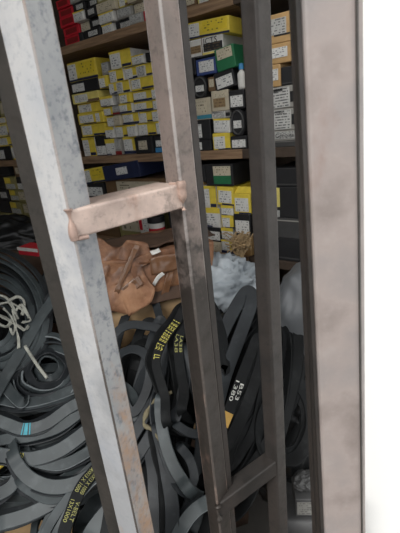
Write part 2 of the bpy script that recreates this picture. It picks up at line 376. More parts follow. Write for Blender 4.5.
rows([
 [(80, 93, 'WY'), (93, 103.7, 'KW'), (103.7, 114, 'WT'), (114, 120.5, 'WR'), (120.5, 134, 'WYb'), (134, 152.3, 'KS'), (152.3, 165, 'KB')],
 [(78, 103, 'Y'), (103, 112.3, 'WT'), (112.3, 126, 'WY'), (126, 136.3, 'W'), (136.3, 155, 'WY'), (155, 164, 'W')],
 [(75.5, 94, 'YL'), (94, 102.3, 'YT'), (102.3, 112.3, 'W'), (112.3, 120, 'BE'), (120, 136.8, 'WYb'), (136.8, 150.5, 'WY'), (150.5, 162, 'W')],
 [(73, 99, 'YT'), (99, 110.5, 'YW'), (110.5, 118.2, 'WR'), (118.2, 131.3, 'WYb'), (131.3, 150.3, 'WYb'), (150.3, 160, 'W')],
 [(71, 98, 'YF'), (98, 111.3, 'WT'), (111.3, 118, 'G'), (118, 129.6, 'YW'), (129.6, 150, 'WYb'), (150, 159, 'W')],
 [(69, 97.5, 'K'), (97.5, 106.6, 'YW'), (106.6, 128.2, 'WWY'), (128.2, 152, 'Y')],
 [(97, 105.2, 'G'), (105.2, 120, 'WY'), (120, 152, 'WWY')],
], 128, [152, 137, 124.5, 113, 103, 92, 79, 65.5], ZMID, '{} from pale bar, {} row up, middle shelf', '', 'boxes on the middle shelf', (102.9, 84))
zr6 = zs(84, 79) + .0006; zr7 = zs(128, 65.5) + .0006
rowbox(63, 91, 78, 59.5, zr6, zs(78, 59.5), 'YP', 'large printed yellow box on the stack against the pale bar', 'boxes on the middle shelf', rz=.04)
rowbox(106.5, 127, 65, 49, zr7, zs(117, 49.5), 'WY', 'half white half yellow box topmost under the upper shelf', 'boxes on the middle shelf', rz=.06)
rowbox(128, 140, 65, 55, zr7, zs(134, 54.5), 'W', 'small white box on top of the long white and yellow box', 'boxes on the middle shelf')
rowbox(140.6, 153, 65, 51, zr7, zs(147, 51), 'K0', 'plain black box on top of the stack beside the second bar', 'boxes on the middle shelf')
# strip seen on the other side of the pale bar
rows([
 [(-7, 7.3, 'K'), (7.3, 19, 'YT')], [(-6, 15, 'Y')], [(-6, 11.5, 'YF')], [(-6, 9, 'YT')], [(-6, 8.5, 'O')],
], 5, [160.5, 146.5, 136.5, 123, 116, 98], ZMID, '{} in {} row, middle shelf, beyond pale bar', '', 'boxes beyond the pale bar')
rows([
 [(-5, 8.5, 'O'), (8.5, 21, 'OY'), (21, 35, 'O')], [(-5, 7, 'K0'), (7, 19, 'OY'), (19, 32, 'O')],
 [(-5, 5.5, 'KN'), (5.5, 16, 'OY'), (16, 29, 'O')], [(-5, 4, 'K0'), (4, 14.5, 'OY'), (14.5, 25, 'KW')], [(-5, 5, 'K0'), (13.5, 22.5, 'BR')],
], 15, [229, 215, 202, 190, 177, 166], ZLOW, '{} in {} row, lower shelf, beyond pale bar', '', 'small boxes on the lower shelf')
# top shelf
rows([
 [(59, 76.5, 'R'), (76.5, 81, 'K0'), (81, 99, 'KN'), (99, 111, 'W'), (111, 129, 'KN'), (129, 144, 'G'), (144, 155, 'R'), (184, 196, 'BR'), (196, 215, 'YF')],
 [(56.5, 74, 'R'), (74, 84, 'BE'), (84, 97, 'KN'), (97, 113, 'W'), (113, 130, 'G'), (130, 143, 'BE'), (143, 152, 'KW')],
 [(54, 71, 'R'), (71, 82.5, 'W'), (82.5, 95, 'KN'), (95, 115, 'BE'), (115, 127, 'YF'), (127, 141, 'BE')],
 [(51, 67.5, 'R'), (67.5, 80.5, 'KN'), (80.5, 93, 'KN'), (93, 113, 'O'), (113, 132, 'BE')],
 [(49, 64, 'R'), (64, 79, 'G'), (79, 92, 'O'), (92, 120, 'BE')],
], 100, [35.5, 24.5, 13.5, 2, -9, -20], ZTOP, '{} along, {} row up, top shelf', '', 'boxes on the top shelf')

# window between second and third bar: every box described on its own
cluster = []
def cbox(px0, y0, px1, y1, st, label, base, tilt=0, rz=0, dep=.18, doff=0.0, group=None, snap=True, fixed=None):
    ym = (y0 + y1) / 2; xm = (px0 + px1) / 2
    s0 = onshelf(px0, ym)[0]; s1 = onshelf(px1, ym)[0]; zt = zs(xm, y0); zb = zs(xm, y1)
    if snap:
        sup = [c for c in cluster if c[3] == base and min(c[1], s1) - max(c[0], s0) > .2 * min(s1 - s0, c[1] - c[0]) and c[2] < zb + .03]
        zb = max([c[2] for c in sup] + [base]) + .0004
    cluster.append((s0, s1, zt, base))
    o = mk_box('parts_box', s1 - s0, max(.012, zt - zb), dep, ST[st], shp((s0 + s1) / 2, doff, zb), rz, tilt)
    tag(o, label, 'box', group); return o, s1 - s0, zt - zb
GR = 'boxes between the second and third bars'
zm = ZMID
def oval_pack(x0, y0, x1, y1, lab):
    ym = (y0 + y1) / 2; s0, s1 = onshelf(x0, ym)[0], onshelf(x1, ym)[0]; xm = (x0 + x1) / 2
    sup = [c for c in cluster if min(c[1], s1) - max(c[0], s0) > .3 * (s1 - s0) and c[2] < zs(xm, y1) + .035]
    zb = max([c[2] for c in sup if c[3] == zm] + [zm]) + .0004; zt = zs(xm, y0); w, h = s1 - s0, zt - zb
    def oval(rx, rz_, y0_, y1_, cz):
        bb = bmesh.new(); n = 28
        pr = [(rx * math.copysign(abs(math.cos(a)) ** .7, math.cos(a)), rz_ * math.copysign(abs(math.sin(a)) ** .7, math.sin(a))) for a in [2 * math.pi * i / n for i in range(n)]]
        A = [bb.verts.new((x, y0_, cz + z)) for x, z in pr]; Bv = [bb.verts.new((x, y1_, cz + z)) for x, z in pr]
        bb.faces.new(A); bb.faces.new(Bv[::-1])
        for i in range(n): bb.faces.new((A[i], Bv[i], Bv[(i + 1) % n], A[(i + 1) % n]))
        return bb
    o = obj('oval_pack', oval(w / 2, h / 2, 0, .09, h / 2), MT['black'])
    o.matrix_world = Matrix.Translation(shp((s0 + s1) / 2, 0, zb)) @ Matrix.Rotation(SROT, 4, 'Z')
    tag(o, lab, 'pack', 'black oval packs')
    ring = [Vector((w * .43 * math.cos(a), -.002, h / 2 + h * .43 * math.sin(a))) for a in [2 * math.pi * i / 16 for i in range(16)]]
    obj('rim', tube_bm(ring, .003, 6, True, 48), MT['darkgrey'], o)
    obj('label', box_bm(-w * .28, w * .28, -.0035, .001, h * .3, h * .58), MT['label'], o)
    cluster.append((s0, s1, zt, zm))

cbox(193, 140, 211.5, 155, 'K', 'black box with narrow white label, low on the shelf beside the second bar', zm, group=GR)
cbox(213, 133, 230, 155, 'YW', 'yellow box with big white label standing on middle shelf', zm, group=GR)
cbox(230.8, 136, 247, 156, 'KL', 'black box with wide white label at foot of stack beside third bar', zm, group=GR)
cbox(193, 120, 210.5, 139.5, 'K', 'black box with narrow white label, directly above another black box', zm, group=GR)
cbox(213, 118.5, 229.5, 132.5, 'W', 'white sheet-labelled box on top of the big-labelled yellow box', zm, group=GR, tilt=.06)
cbox(193.5, 98, 211, 119.5, 'CT', 'beige carton with teal foot band', zm, group=GR)
cbox(211.5, 111, 229.5, 118, 'GN', 'thin grey box with bold dark print, under the clear-fronted carton', zm, group=GR)
cbox(211.5, 90, 228.5, 110.5, 'CL', 'beige carton with brown picture panel', zm, group=GR, rz=.05)
oval_pack(231, 109, 244.5, 135.5, 'black oval pack with white label, above the black labelled box near third bar')
oval_pack(193, 76, 207, 97.5, 'black oval pack with white label, beside the second bar')
cbox(229, 90, 244, 108.5, 'KL', 'black box with wide white label above the black oval pack', zm, group=GR)
cbox(207.8, 77, 214.5, 89.6, 'BR', 'narrow brown box wedged between oval pack and tilted black box', zm, group=GR)
cbox(215.3, 70, 235.3, 89, 'KL', 'tilted black box with large white label below the green box', zm, group=GR, dep=.09, tilt=-.16)
cbox(188, 76, 192.3, 98, 'K', 'slim black box beside the second bar and black oval pack', zm, group=GR)
cbox(196, 58, 216, 76, 'N', 'blue box with framed white label', zm, group=GR)
cbox(188, 58, 195.3, 76, 'K', 'slim black box with white label beside the blue box', zm, group=GR)
jb, jw, jh = cbox(188, 37, 223, 57.5, 'JB', 'white box with black lettering and dark picture panels', zm, group=GR, rz=.03)
yb_, yw, yh = cbox(186.5, 19, 229, 36.5, 'YP', 'large yellow box with blue foot stripe on top of the white lettered box', zm, group=GR, dep=.2, tilt=.05)
cbox(217, 46, 236.5, 69, 'GB', 'tilted green box with beige upper label', zm, group=GR, tilt=-.12, doff=-.004, dep=.07)
V, Fc = text_flat('JCTS', .024)
b = bmesh.new(); vv = [b.verts.new((v.x * 1.1 + jw * .16, -.0016, v.y + jh * .74)) for v in V]
for f in Fc: b.faces.new([vv[i] for i in f])
obj('lettering', b, MT['ink_dark'], jb)
# small bottle with blue cap beside third bar
s_, z_ = onshelf(239, 87); sup = [c for c in cluster if c[0] < s_ < c[1] and c[2] < z_ + .04 and c[3] == zm]
zb = max([c[2] for c in sup] + [zm]) + .0004; zt = zs(239, 63)
hb = zt - zb
b = bmesh.new(); prof = [(0, 0), (.012, 0), (.0135, .01), (.0135, hb * .62), (.006, hb * .74), (.006, hb * .8), (0, hb * .8)]
def lathe(prof, n=20):
    b = bmesh.new(); rings = []
    for r, z in prof: rings.append([b.verts.new((r * math.cos(2 * math.pi * i / n), r * math.sin(2 * math.pi * i / n), z)) for i in range(n)] if r > 1e-6 else [b.verts.new((0, 0, z))])
    for A, Bv in zip(rings, rings[1:]):
        for i in range(n):
            j = (i + 1) % n
            f = [A[i % len(A)], A[j % len(A)], Bv[j % len(Bv)], Bv[i % len(Bv)]]
            u = []
            for v in f:
                if v not in u: u.append(v)
            if len(u) > 2: b.faces.new(u)
    return b
bo = obj('bottle', lathe(prof), MT['white'], smooth=True); bo.location = shp(s_, .02, zb)
tag(bo, 'small white bottle with blue cap beside the third bar', 'bottle')
obj('cap', lathe([(0, hb * .78), (.008, hb * .78), (.008, hb), (0, hb)]), MT['sky'], bo)
# lower shelf stacks in the same window
zl = ZLOW; GL = 'boxes on the lower shelf between the bars'
cbox(189, 228, 203, 252, 'BR', 'brown box low in the stack hidden behind the second bar', zl, group=GL)
cbox(189, 205, 203, 227.5, 'BE', 'beige box midway up the stack behind the second bar', zl, group=GL)
cbox(189, 182, 202.5, 204.5, 'T', 'tan box near the top of the stack behind the second bar', zl, group=GL)
cbox(204, 241.5, 221, 252, 'BE', 'beige box at the bottom above the white sack', zl, group=GL)
cbox(206, 227.5, 221, 241, 'KL', 'black box with white label above the white sack', zl, group=GL)
cbox(204, 208, 220, 227, 'WT', 'white box with yellow top band below a white and yellow box', zl, group=GL)
cbox(203, 186, 216, 207.6, 'WY', 'white and yellow box under the black box with narrow label', zl, group=GL)
cbox(221.5, 240, 233.5, 252, 'WYb', 'white box with navy stripe just behind the sack top', zl, group=GL)
cbox(221.5, 228, 233, 239.6, 'WT', 'small white box with yellow top, third down below open yellow box', zl, group=GL)
cbox(221.5, 215.5, 233, 227.6, 'YW', 'small yellow box with white label, second down below open yellow box', zl, group=GL)
cbox(221, 205.5, 233, 215.2, 'WT', 'small white box directly below the open yellow box', zl, group=GL)
cbox(234, 236, 251, 252, 'T', 'tan box behind the dry straw', zl, group=GL)
cbox(234, 214.5, 250.5, 235.6, 'KL', 'black box with wide white label above the dry straw', zl, group=GL)
ob, ow, oh = cbox(233.5, 194, 250.5, 214, 'YL', 'yellow box with raised flap beside the third bar', zl, group=GL)
b = box_bm(-ow / 2, ow / 2, -.001, .001, 0, .03); b.transform(Matrix.Translation((0, .01, oh)) @ Matrix.Rotation(-.9, 4, 'X')); obj('flap', b, MT['yellow'], ob)
ob, ow, oh = cbox(216.6, 187, 233, 205, 'YL', 'open yellow box with white label below the green-labelled box', zl, group=GL, tilt=.05)
b = box_bm(-ow / 2, ow / 2, -.001, .001, 0, .025); b.transform(Matrix.Translation((0, .01, oh)) @ Matrix.Rotation(-1.1, 4, 'X')); obj('flap', b, MT['yellow'], ob)
cbox(188, 165, 205, 181.5, 'K', 'black box with narrow white label beside the green-labelled box', zl, group=GL)
cbox(205.6, 164, 233, 185, 'GL', 'black box with green and beige label under the middle shelf', zl, group=GL)
# beyond third bar
GX = 'boxes beyond the third bar'
cbox(269, 141, 297, 157, 'D0', 'dark grey box at foot of stack beyond third bar', zm, group=GX)
gb, gw, gh = cbox(273, 130.5, 297, 140.7, 'G', 'flat grey box with scripted word beyond third bar', zm, group=GX)
cbox(273, 108.5, 296.5, 130, 'GN', 'grey closely printed box resting on the scripted box', zm, group=GX)
cbox(271.5, 86, 295.5, 108, 'GN', 'grey closely printed box, upper of the two alike', zm, group=GX, tilt=-.03)
cbox(269, 64.5, 280.5, 85.6, 'T', 'narrow tan box standing on the grey printed box', zm, group=GX)
cbox(281, 66, 297, 85.6, 'K0', 'plain dark box beside the narrow tan box', zm, group=GX)
cbox(268, 43, 292.5, 64, 'T', 'tan box with white label, second from top beyond third bar', zm, group=GX)
cbox(266.5, 13, 291.5, 42.6, 'TG', 'tan box with grey label on top of the stack beyond third bar', zm, group=GX)
cbox(268, 238, 301, 254, 'K0', 'dark box lowest beyond third bar', zl, group=GX)
cbox(269, 218, 301, 237.5, 'D0', 'dark grey box above the lowest dark box beyond third bar', zl, group=GX)
cbox(274, 187, 302, 217.5, 'DY', 'dark box with a yellow strip and white tab', zl, group=GX)
cbox(272, 168, 300, 186.5, 'K0', 'dark box above the yellow-stripped box', zl, group=GX)
V, Fc = text_flat('Genuine', gh * .62)
b = bmesh.new(); vv = [b.verts.new((v.x, -.0016, v.y + gh * .5)) for v in V]
for f in Fc: b.faces.new([vv[i] for i in f])
obj('lettering', b, MT['ink_dark'], gb)

# things glimpsed through the gap above the rung and above the carton
GU = 'things on the lower shelf behind the rung'
cbox(84, 198, 112, 224, 'BR', 'brown box behind the rung next to the pale bar', zl, group=GU, doff=.02)
cbox(113, 198, 142, 224, 'O', 'olive box behind the middle of the rung', zl, group=GU, doff=.02)
cbox(165, 198, 187, 232, 'KS', 'black box with small beige label behind rung beside second bar', zl, group=GU, doff=.02)
cbox(84, 183, 104, 197.5, 'KL', 'black box with white label under the yellow box, above the rung', zl, group=GU)
cbox(104.5, 179, 165, 197.5, 'BR', 'long brown box lying behind the rung', zl, group=GU, doff=.01)
cbox(85, 168, 104.5, 182.5, 'YP', 'printed yellow box above the rung', zl, group=GU, tilt=-.1)
nv, nw, nh = cbox(105, 163, 142, 178.5, 'NL', 'long navy box with white label lying above the rung', zl, group=GU, tilt=-.1, doff=-.01)
# red and white pack, dark pot, crumpled packet sitting on carton top level boxes
def lowspot(px, py): s, z = onshelf(px, py); return s, z
s, z = onshelf(147, 233)
s0_, _ = onshelf(143, 226); s1_, _ = onshelf(152, 226)
zt = zs(147, 217)
mk = mk_box('spray_can_pack', s1_ - s0_, zt - ZLOW - .001, .06, dict(c='white', f=[B(0, .32, .55, 1, 'red'), L(.4, .95, .5, .95), B(.8, 1, .1, .45, 'deepred')]), shp((s0_ + s1_) / 2, -.02, ZLOW + .0005)); mk.name = 'carton_pack'
tag(mk, 'red and white upright pack glimpsed under the rung', 'pack', GU)
s_, _ = onshelf(157, 228); ztb = zs(157, 216)
hb = ztb - ZLOW
po = obj('jar', lathe([(0, 0), (.03, 0), (.034, .01), (.034, hb * .75), (.03, hb * .8), (0, hb * .8)]), MT['white'], smooth=True); po.location = shp(s_, .0, ZLOW + .0005)
tag(po, 'white jar with dark lid glimpsed under the rung', 'jar', GU)
obj('lid', lathe([(0, hb * .8), (.036, hb * .8), (.036, hb), (0, hb)]), MT['black'], po)
obj('color_band', lathe([(.0345, hb * .4), (.0347, hb * .42), (.0347, hb * .6), (.0345, hb * .62)]), MT['red'], po)

# dry straw tuft
b = bmesh.new(); base = shp(onshelf(240, 256)[0], -.055, onshelf(240, 256)[1])
c0 = at(240, 257, 1.30)
for k in range(110):
    a = rnd.uniform(0, 2 * math.pi); r = rnd.uniform(.01, .05)
    p0 = c0 + Vector((rnd.uniform(-.012, .012), rnd.uniform(-.012, .012), 0))
    p2 = c0 + Vector((math.cos(a) * r, math.sin(a) * r * .6, rnd.uniform(.03, .085)))
    p1 = (p0 + p2) / 2 + Vector((rnd.uniform(-.015, .015), 0, .012)); p3 = p2 + Vector((rnd.uniform(-.015, .015), rnd.uniform(-.01, .01), rnd.uniform(-.012, .012)))
    tube_bm([p0, p1, p2, p3], rnd.uniform(.0012, .0026), 4, bm=b, samples=7)
tag(obj('straw_tuft', b, MT['straw']), 'tuft of dry beige straw sticking up behind the white sack', 'straw')

# ------------------------------------------------------------------ welded steel gate
gate = empty('security_gate', (0, 0, 0))
tag(gate, 'welded steel tube gate with three upright bars, a rung and a low rail', 'gate')
def column(name, pxs, Ys, z0, z1, m, parent, bev=.004, py=266.5):
    """upright bar; footprint corners given where they cross the picture's mid height"""
    foot = [at(px, py, Y) for px, Y in zip(pxs, Ys)]
    bot = [Vector((p.x, p.y, z0)) for p in foot]; top = [Vector((p.x, p.y, z1)) for p in foot]
    return obj(name, prism(bot, top, bev), m, parent), foot
def square(pl, Yl, pr, Yr, pq, Yq):
    a, r, c = at(pl, 266.5, Yl), at(pr, 266.5, Yr), at(pq, 266.5, Yq)
    return [a, r, c, a + c - r]
def bar(name, foot, z0, z1, m, bev=.0035):
    bot = [Vector((p.x, p.y, z0)) for p in foot]; top = [Vector((p.x, p.y, z1)) for p in foot]
    o = obj(name, prism(bot, top, bev), [m, MT['worn_edge'], MT['scuffed_steel']] if m in (MT['pale_steel'], MT['brown_steel']) else m, gate)
    if len(o.data.materials) > 1:
        for p in o.data.polygons:
            vs = [o.data.vertices[i].co for i in p.vertices]
            if len(vs) == 4 and min((vs[0] - vs[1]).length, (vs[1] - vs[2]).length) < .002: p.material_index = 1
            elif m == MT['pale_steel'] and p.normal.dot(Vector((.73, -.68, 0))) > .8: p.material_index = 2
    return o
YA, Y2, Y3 = .45, .55, .61
fA = square(56, YA + .028, 80.4, YA, 103.5, YA + .030)
f2 = square(176, Y2 + .028, 190, Y2, 206, Y2 + .026)
f3 = square(254, Y3 + .018, 268, Y3, 280, Y3 + .018)
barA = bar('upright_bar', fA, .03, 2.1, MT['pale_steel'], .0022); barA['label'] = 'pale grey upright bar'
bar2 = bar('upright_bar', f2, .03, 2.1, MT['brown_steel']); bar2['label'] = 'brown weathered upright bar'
bar3 = bar('upright_bar', f3, .03, 2.1, MT['dark_steel']); bar3['label'] = 'dark upright bar'
# flat stop strip welded along the outer corner of the pale bar, and along the second bar
l0 = at(56.5, 266.5, YA + .029); l1 = at(42, 266.5, YA + .040); nrm = (l1 - l0).normalized(); th = Vector((-nrm.y, nrm.x, 0)) * .004
th = th if th.y > 0 else -th
bar('stop_strip', [l0, l1, l1 + th, l0 + th], .03, 2.1, MT['grey_steel'], .001)
l0 = at(205.5, 266.5, Y2 + .026); l1 = at(211.5, 266.5, Y2 + .034); nrm = (l1 - l0).normalized(); th = Vector((-nrm.y, nrm.x, 0)) * .004
th = th if th.y > 0 else -th
bar('stop_strip', [l0, l1, l1 + th, l0 + th], .03, 2.1, MT['dark_steel'], .001)
def rail(name, a_px, b_px, fa, fb, h, depth, m):
    """square rail between the front ridges of two bars; px give the top front edge"""
    ra, rb = fa[1], fb[1]
    def zat(px, p):   # height where the ridge of that bar crosses picture row px[1]
        lo, hi = 0, 2.2
        for _ in range(40):
            mid = (lo + hi) / 2
            if project(Vector((p.x, p.y, mid)))[1] > px: lo = mid
            else: hi = mid
        return lo
    za, zb = zat(a_px, ra), zat(b_px, rb)
    d = (rb - ra); d.z = 0; d.normalize(); n = Vector((-d.y, d.x, 0)); n = n if n.y > 0 else -n
    A = Vector((ra.x, ra.y, za)) + d * .001; Bp = Vector((rb.x, rb.y, zb)) - d * .001
    q = [(A, 0, 0), (A, 0, -h), (A, depth, -h), (A, depth, 0)]
    bot = [p + n * k + Vector((0, 0, z)) for p, k, z in q]; top = [Bp + n * k + Vector((0, 0, z)) for _, k, z in q]
    return obj(name, prism(bot, top, .003), m, gate), A, Bp
rung, RA, RB = rail('rung', 211, 184, fA, f2, .0335, .058, MT['pink_steel']); rung['label'] = 'pinkish bare steel rung'
lrail, LA, LB = rail('low_rail', 506, 462, f2, f3, .036, .034, MT['dark_steel'])
rail('low_rail', 640, 560, fA, f2, .036, .034, MT['dark_steel'])
def topz(name, fa, fb):
    A, Bp = fa[1].copy(), fb[1].copy(); A.z = Bp.z = 2.14
    d = (Bp - A).normalized(); n = Vector((-d.y, d.x, 0)); n = n if n.y > 0 else -n
    A -= d * .02; Bp += d * .02
    bot = [A, A + Vector((0, 0, -.04)), A + n * .05 + Vector((0, 0, -.04)), A + n * .05]
    obj(name, prism(bot, [p + (Bp - A) for p in bot], .003), MT['dark_steel'], gate)
topz('top_rail', fA, f2); topz('top_rail', f2, f3)
def weld(a, c, r, seed):
    pts = [a.lerp(c, k / 7) + Vector((noise.noise(Vector((k, seed, 0))), noise.noise(Vector((k, seed, 5))) * .4, 0)) * .0025 for k in range(8)]
    obj('weld_bead', tube_bm(pts, r, 8, samples=60, wob=1.5), MT['weld' if seed != 5 else 'brown_steel'], gate, True)
dz = Vector((0, 0, -.0335))
weld(RA + Vector((-.0008, -.001, .002)), RA + dz + Vector((-.0008, -.001, -.001)), .0042, 1)
weld(RB + Vector((.0015, -.001, .004)), RB + dz + Vector((.0015, -.001, -.002)), .0048, 2)
weld(RB + dz + Vector((.001, -.001, 0)), RB + dz + Vector((-.012, .006, -.001)), .002, 3)
weld(RA + dz + Vector((.001, -.001, 0)), RA + dz + Vector((.014, .006, 0)), .002, 4)
weld(RB + Vector((.001, -.001, .001)), RB + Vector((-.014, .008, .001)), .0022, 6)
weld(LA + Vector((0, -.002, .002)), LA + Vector((0, -.002, -.038)), .004, 5)

# near gate post, slightly out of plumb
def seg(px0, px1, Y): return at(px0, 0, Y), at(px1, 533, Y)
cor = [seg(294.5, 316, .415), seg(302, 325, .38), seg(354, 360.5, .378), seg(364, 366, .392)]
tp = [a + (a - c) * .25 for a, c in cor]; bt = []
for a, c in cor:
    k = (c.z - .0) / (a.z - c.z); bt.append(c + (c - a) * k)
back = lambda q: [q[0], q[1], q[2], q[3], q[3] + (q[0] - q[1]) * .9 + Vector((.004, .012, 0))]
post = obj('gate_post', prism(back(bt), back(tp), .004), MT['post_steel'])
i0 = [(.0015, .004), (0, 0)]
so, si = [q_[0] + Vector((-.0005, .004, 0)) for q_ in (bt, tp)], [q_[1] + Vector((-.001, .002, 0)) for q_ in (bt, tp)]
obj('side_shade', prism([so[0], si[0], si[0] + Vector((-.004, -.001, 0)), so[0] + Vector((-.004, -.001, 0))], [so[1], si[1], si[1] + Vector((-.004, -.001, 0)), so[1] + Vector((-.004, -.001, 0))], 0), MT['dark_steel'], post)  # dark strip added to paint the shade on the post's side face
e0 = [q_[2].lerp(q_[3], .12) for q_ in (bt, tp)]; e1 = [q_[2].lerp(q_[3], .26) for q_ in (bt, tp)]; on_ = Vector((.0012, -.0012, 0))
obj('edge_strip', prism([e0[0], e1[0], e1[0] + on_, e0[0] + on_], [e0[1], e1[1], e1[1] + on_, e0[1] + on_], 0), MT['grey_steel'], post)
tag(post, 'thick pinkish grey steel gate post standing close by the white wall', 'post')

# ------------------------------------------------------------------ heap: cartons underneath, belts on top
HP0 = Vector((0, .62, .64)); HN = Vector((0, -.49, .58)).normalized()
def onheap(px, py, lift=0): return on_plane(px, py, HP0 + HN * lift, HN)

def carton(name, c, size, rz, m, dent, seed, label, n=14):
    b = box_bm(-size[0] / 2, size[0] / 2, -size[1] / 2, size[1] / 2, 0, size[2])
    bmesh.ops.subdivide_edges(b, edges=b.edges, cuts=n, use_grid_fill=True)
    for v in b.verts:
        p = v.co * 9 + Vector((seed, seed * 2, 0))
        k = noise.noise(p) + .5 * noise.noise(p * 2.3)
        w_ = (1 - 2 * abs(noise.noise(Vector((p.x * 2.2 + p.z, p.y * 2.2 - p.z, p.z * .7))))) * .45
        edge = 1 if v.co.z > .002 else 0
        v.co += Vector((noise.noise(p + Vector((9, 0, 0))), noise.noise(p + Vector((0, 9, 0))), k * .8)) * dent * edge
        v.co += Vector((v.co.x, v.co.y, 0)).normalized() * w_ * dent * edge if v.co.length > .01 else Vector()
    o = obj(name, b, m, None, True, c); o.rotation_euler = (0, 0, rz)
    try:
        pass
    finally:
        return tag(o, label, 'carton', 'cartons in the shop')
# lower big carton, its taped top showing
c2t = at(148, 306, 1.05)
c2 = carton('cardboard_carton', Vector((-.17, 1.215, .5)), (.44, .30, c2t.z - .5), math.radians(15), MT['cardboard_pale'], .012, 3, 'pale taped cardboard carton under the crumpled brown carton')
c3 = carton('cardboard_carton', Vector((-.17, 1.215, 0)), (.44, .30, .485), math.radians(15), MT['cardboard_dark'], .006, 8, 'dark carton at the very bottom behind the hanging belts')
hz = c2t.z - .5
b = box_bm(-.02, .02, -.155, .145, -.002, .002, 0); bmesh.ops.subdivide_edges(b, edges=b.edges, cuts=4, use_grid_fill=True)
o = obj('packing_tape', b, MT['tape'], c2, loc=(0.06, 0, hz + .012))
b = box_bm(-.006, .006, -.05, 0, -.001, .001); o = obj('label', b, MT['white'], c2, loc=(.10, -.13, hz + .017)); o.rotation_euler = (0, 0, .3)
# crumpled carton standing on it
e_top = at(160, 253, 1.07)
cr = Vector((-.165, 1.185, c2t.z + .013)); hh = e_top.z - cr.z; CW, CD = .36, .23
c1 = carton('cardboard_carton', cr, (CW, CD, hh), math.radians(14), MT['cardboard'], .016, 5, 'crumpled brown cardboard carton under the rung', 26)
def crinkled(name, w_, d_, th, m, cuts, amp, freq, seed, mtx, parent, rag=.006):
    bb = box_bm(-w_ / 2, w_ / 2, -d_ / 2, d_ / 2, -th, th); bmesh.ops.subdivide_edges(bb, edges=bb.edges, cuts=cuts, use_grid_fill=True)
    for v in bb.verts:
        p = v.co * freq + Vector((seed * 5, seed, 0)); v.co.x += rag * noise.noise(p * .7 + Vector((3, 0, 0))); v.co.y += rag * noise.noise(p * .7 + Vector((0, 8, 0))); v.co.z += amp * ((1 - 2 * abs(noise.noise(Vector((p.x, p.y * .4, 0))))) + noise.noise(p * 2.1) * .6)
    o = obj(name, bb, m, parent, True); o.matrix_local = mtx; return o
T_, RX, RY, RZ = Matrix.Translation, (lambda a: Matrix.Rotation(a, 4, 'X')), (lambda a: Matrix.Rotation(a, 4, 'Y')), (lambda a: Matrix.Rotation(a, 4, 'Z'))
crinkled('flap', CW, .12, .002, MT['cardboard_dark'], 14, .009, 20, 1, T_((.02, -.03, hh + .012)) @ RX(.06), c1, .016)
crinkled('flap', .15, .19, .002, MT['cardboard'], 18, .010, 26, 2, T_((-.085, -CD / 2 - .006, hh * .66)) @ RX(1.22) @ RZ(-.22), c1, .03)
crinkled('packing_tape', .15, .05, .001, MT['tape'], 8, .004, 30, 3, T_((.07, -CD / 2 - .016, hh * .78)) @ RX(1.57) @ RZ(.05), c1)
crinkled('packing_tape', .14, .028, .001, MT['tape'], 8, .004, 30, 4, T_((-.10, -CD / 2 - .024, hh * .30)) @ RX(1.5) @ RZ(.5), c1)
crinkled('packing_tape', .15, .014, .001, MT['tape'], 8, .004, 30, 5, T_((-.07, -CD / 2 - .012, hh * .8)) @ RX(1.3) @ RZ(1.0), c1)
crinkled('packing_tape', .10, .02, .001, MT['tape'], 8, .004, 30, 6, T_((.04, -CD / 2 - .016, hh * .4)) @ RX(1.57) @ RZ(1.2), c1)
o = crinkled('torn_label', .042, .011, .001, MT['white'], 3, .002, 40, 7, T_((.012, -CD / 2 - .020, hh * .48)) @ RX(1.57) @ RZ(.75), c1); o['label'] = 'torn white paper scrap'
o = crinkled('torn_label', .026, .014, .001, MT['white'], 3, .002, 40, 8, T_((.015, -CD / 2 - .012, hh + .006)) @ RX(.7) @ RZ(.2), c1); o['label'] = 'torn white paper scrap'
crinkled('edge_fold', CW * 1.02, .04, .002, MT['cardboard_dark'], 10, .005, 24, 9, T_((0, -CD / 2 - .016, .012)) @ RX(.9), c1)

# cartons inside the left heap
carton('cardboard_carton', Vector((-.36, .70, 0)), (.46, .24, .54), math.radians(-8), MT['cardboard_pale'], .008, 12, 'pale carton peeking out below the belt heap')
carton('cardboard_carton', Vector((-.70, 1.06, 0)), (.44, .34, .80), math.radians(-14), MT['cardboard_dark'], .008, 14, 'dark stained carton buried behind the belt heap')

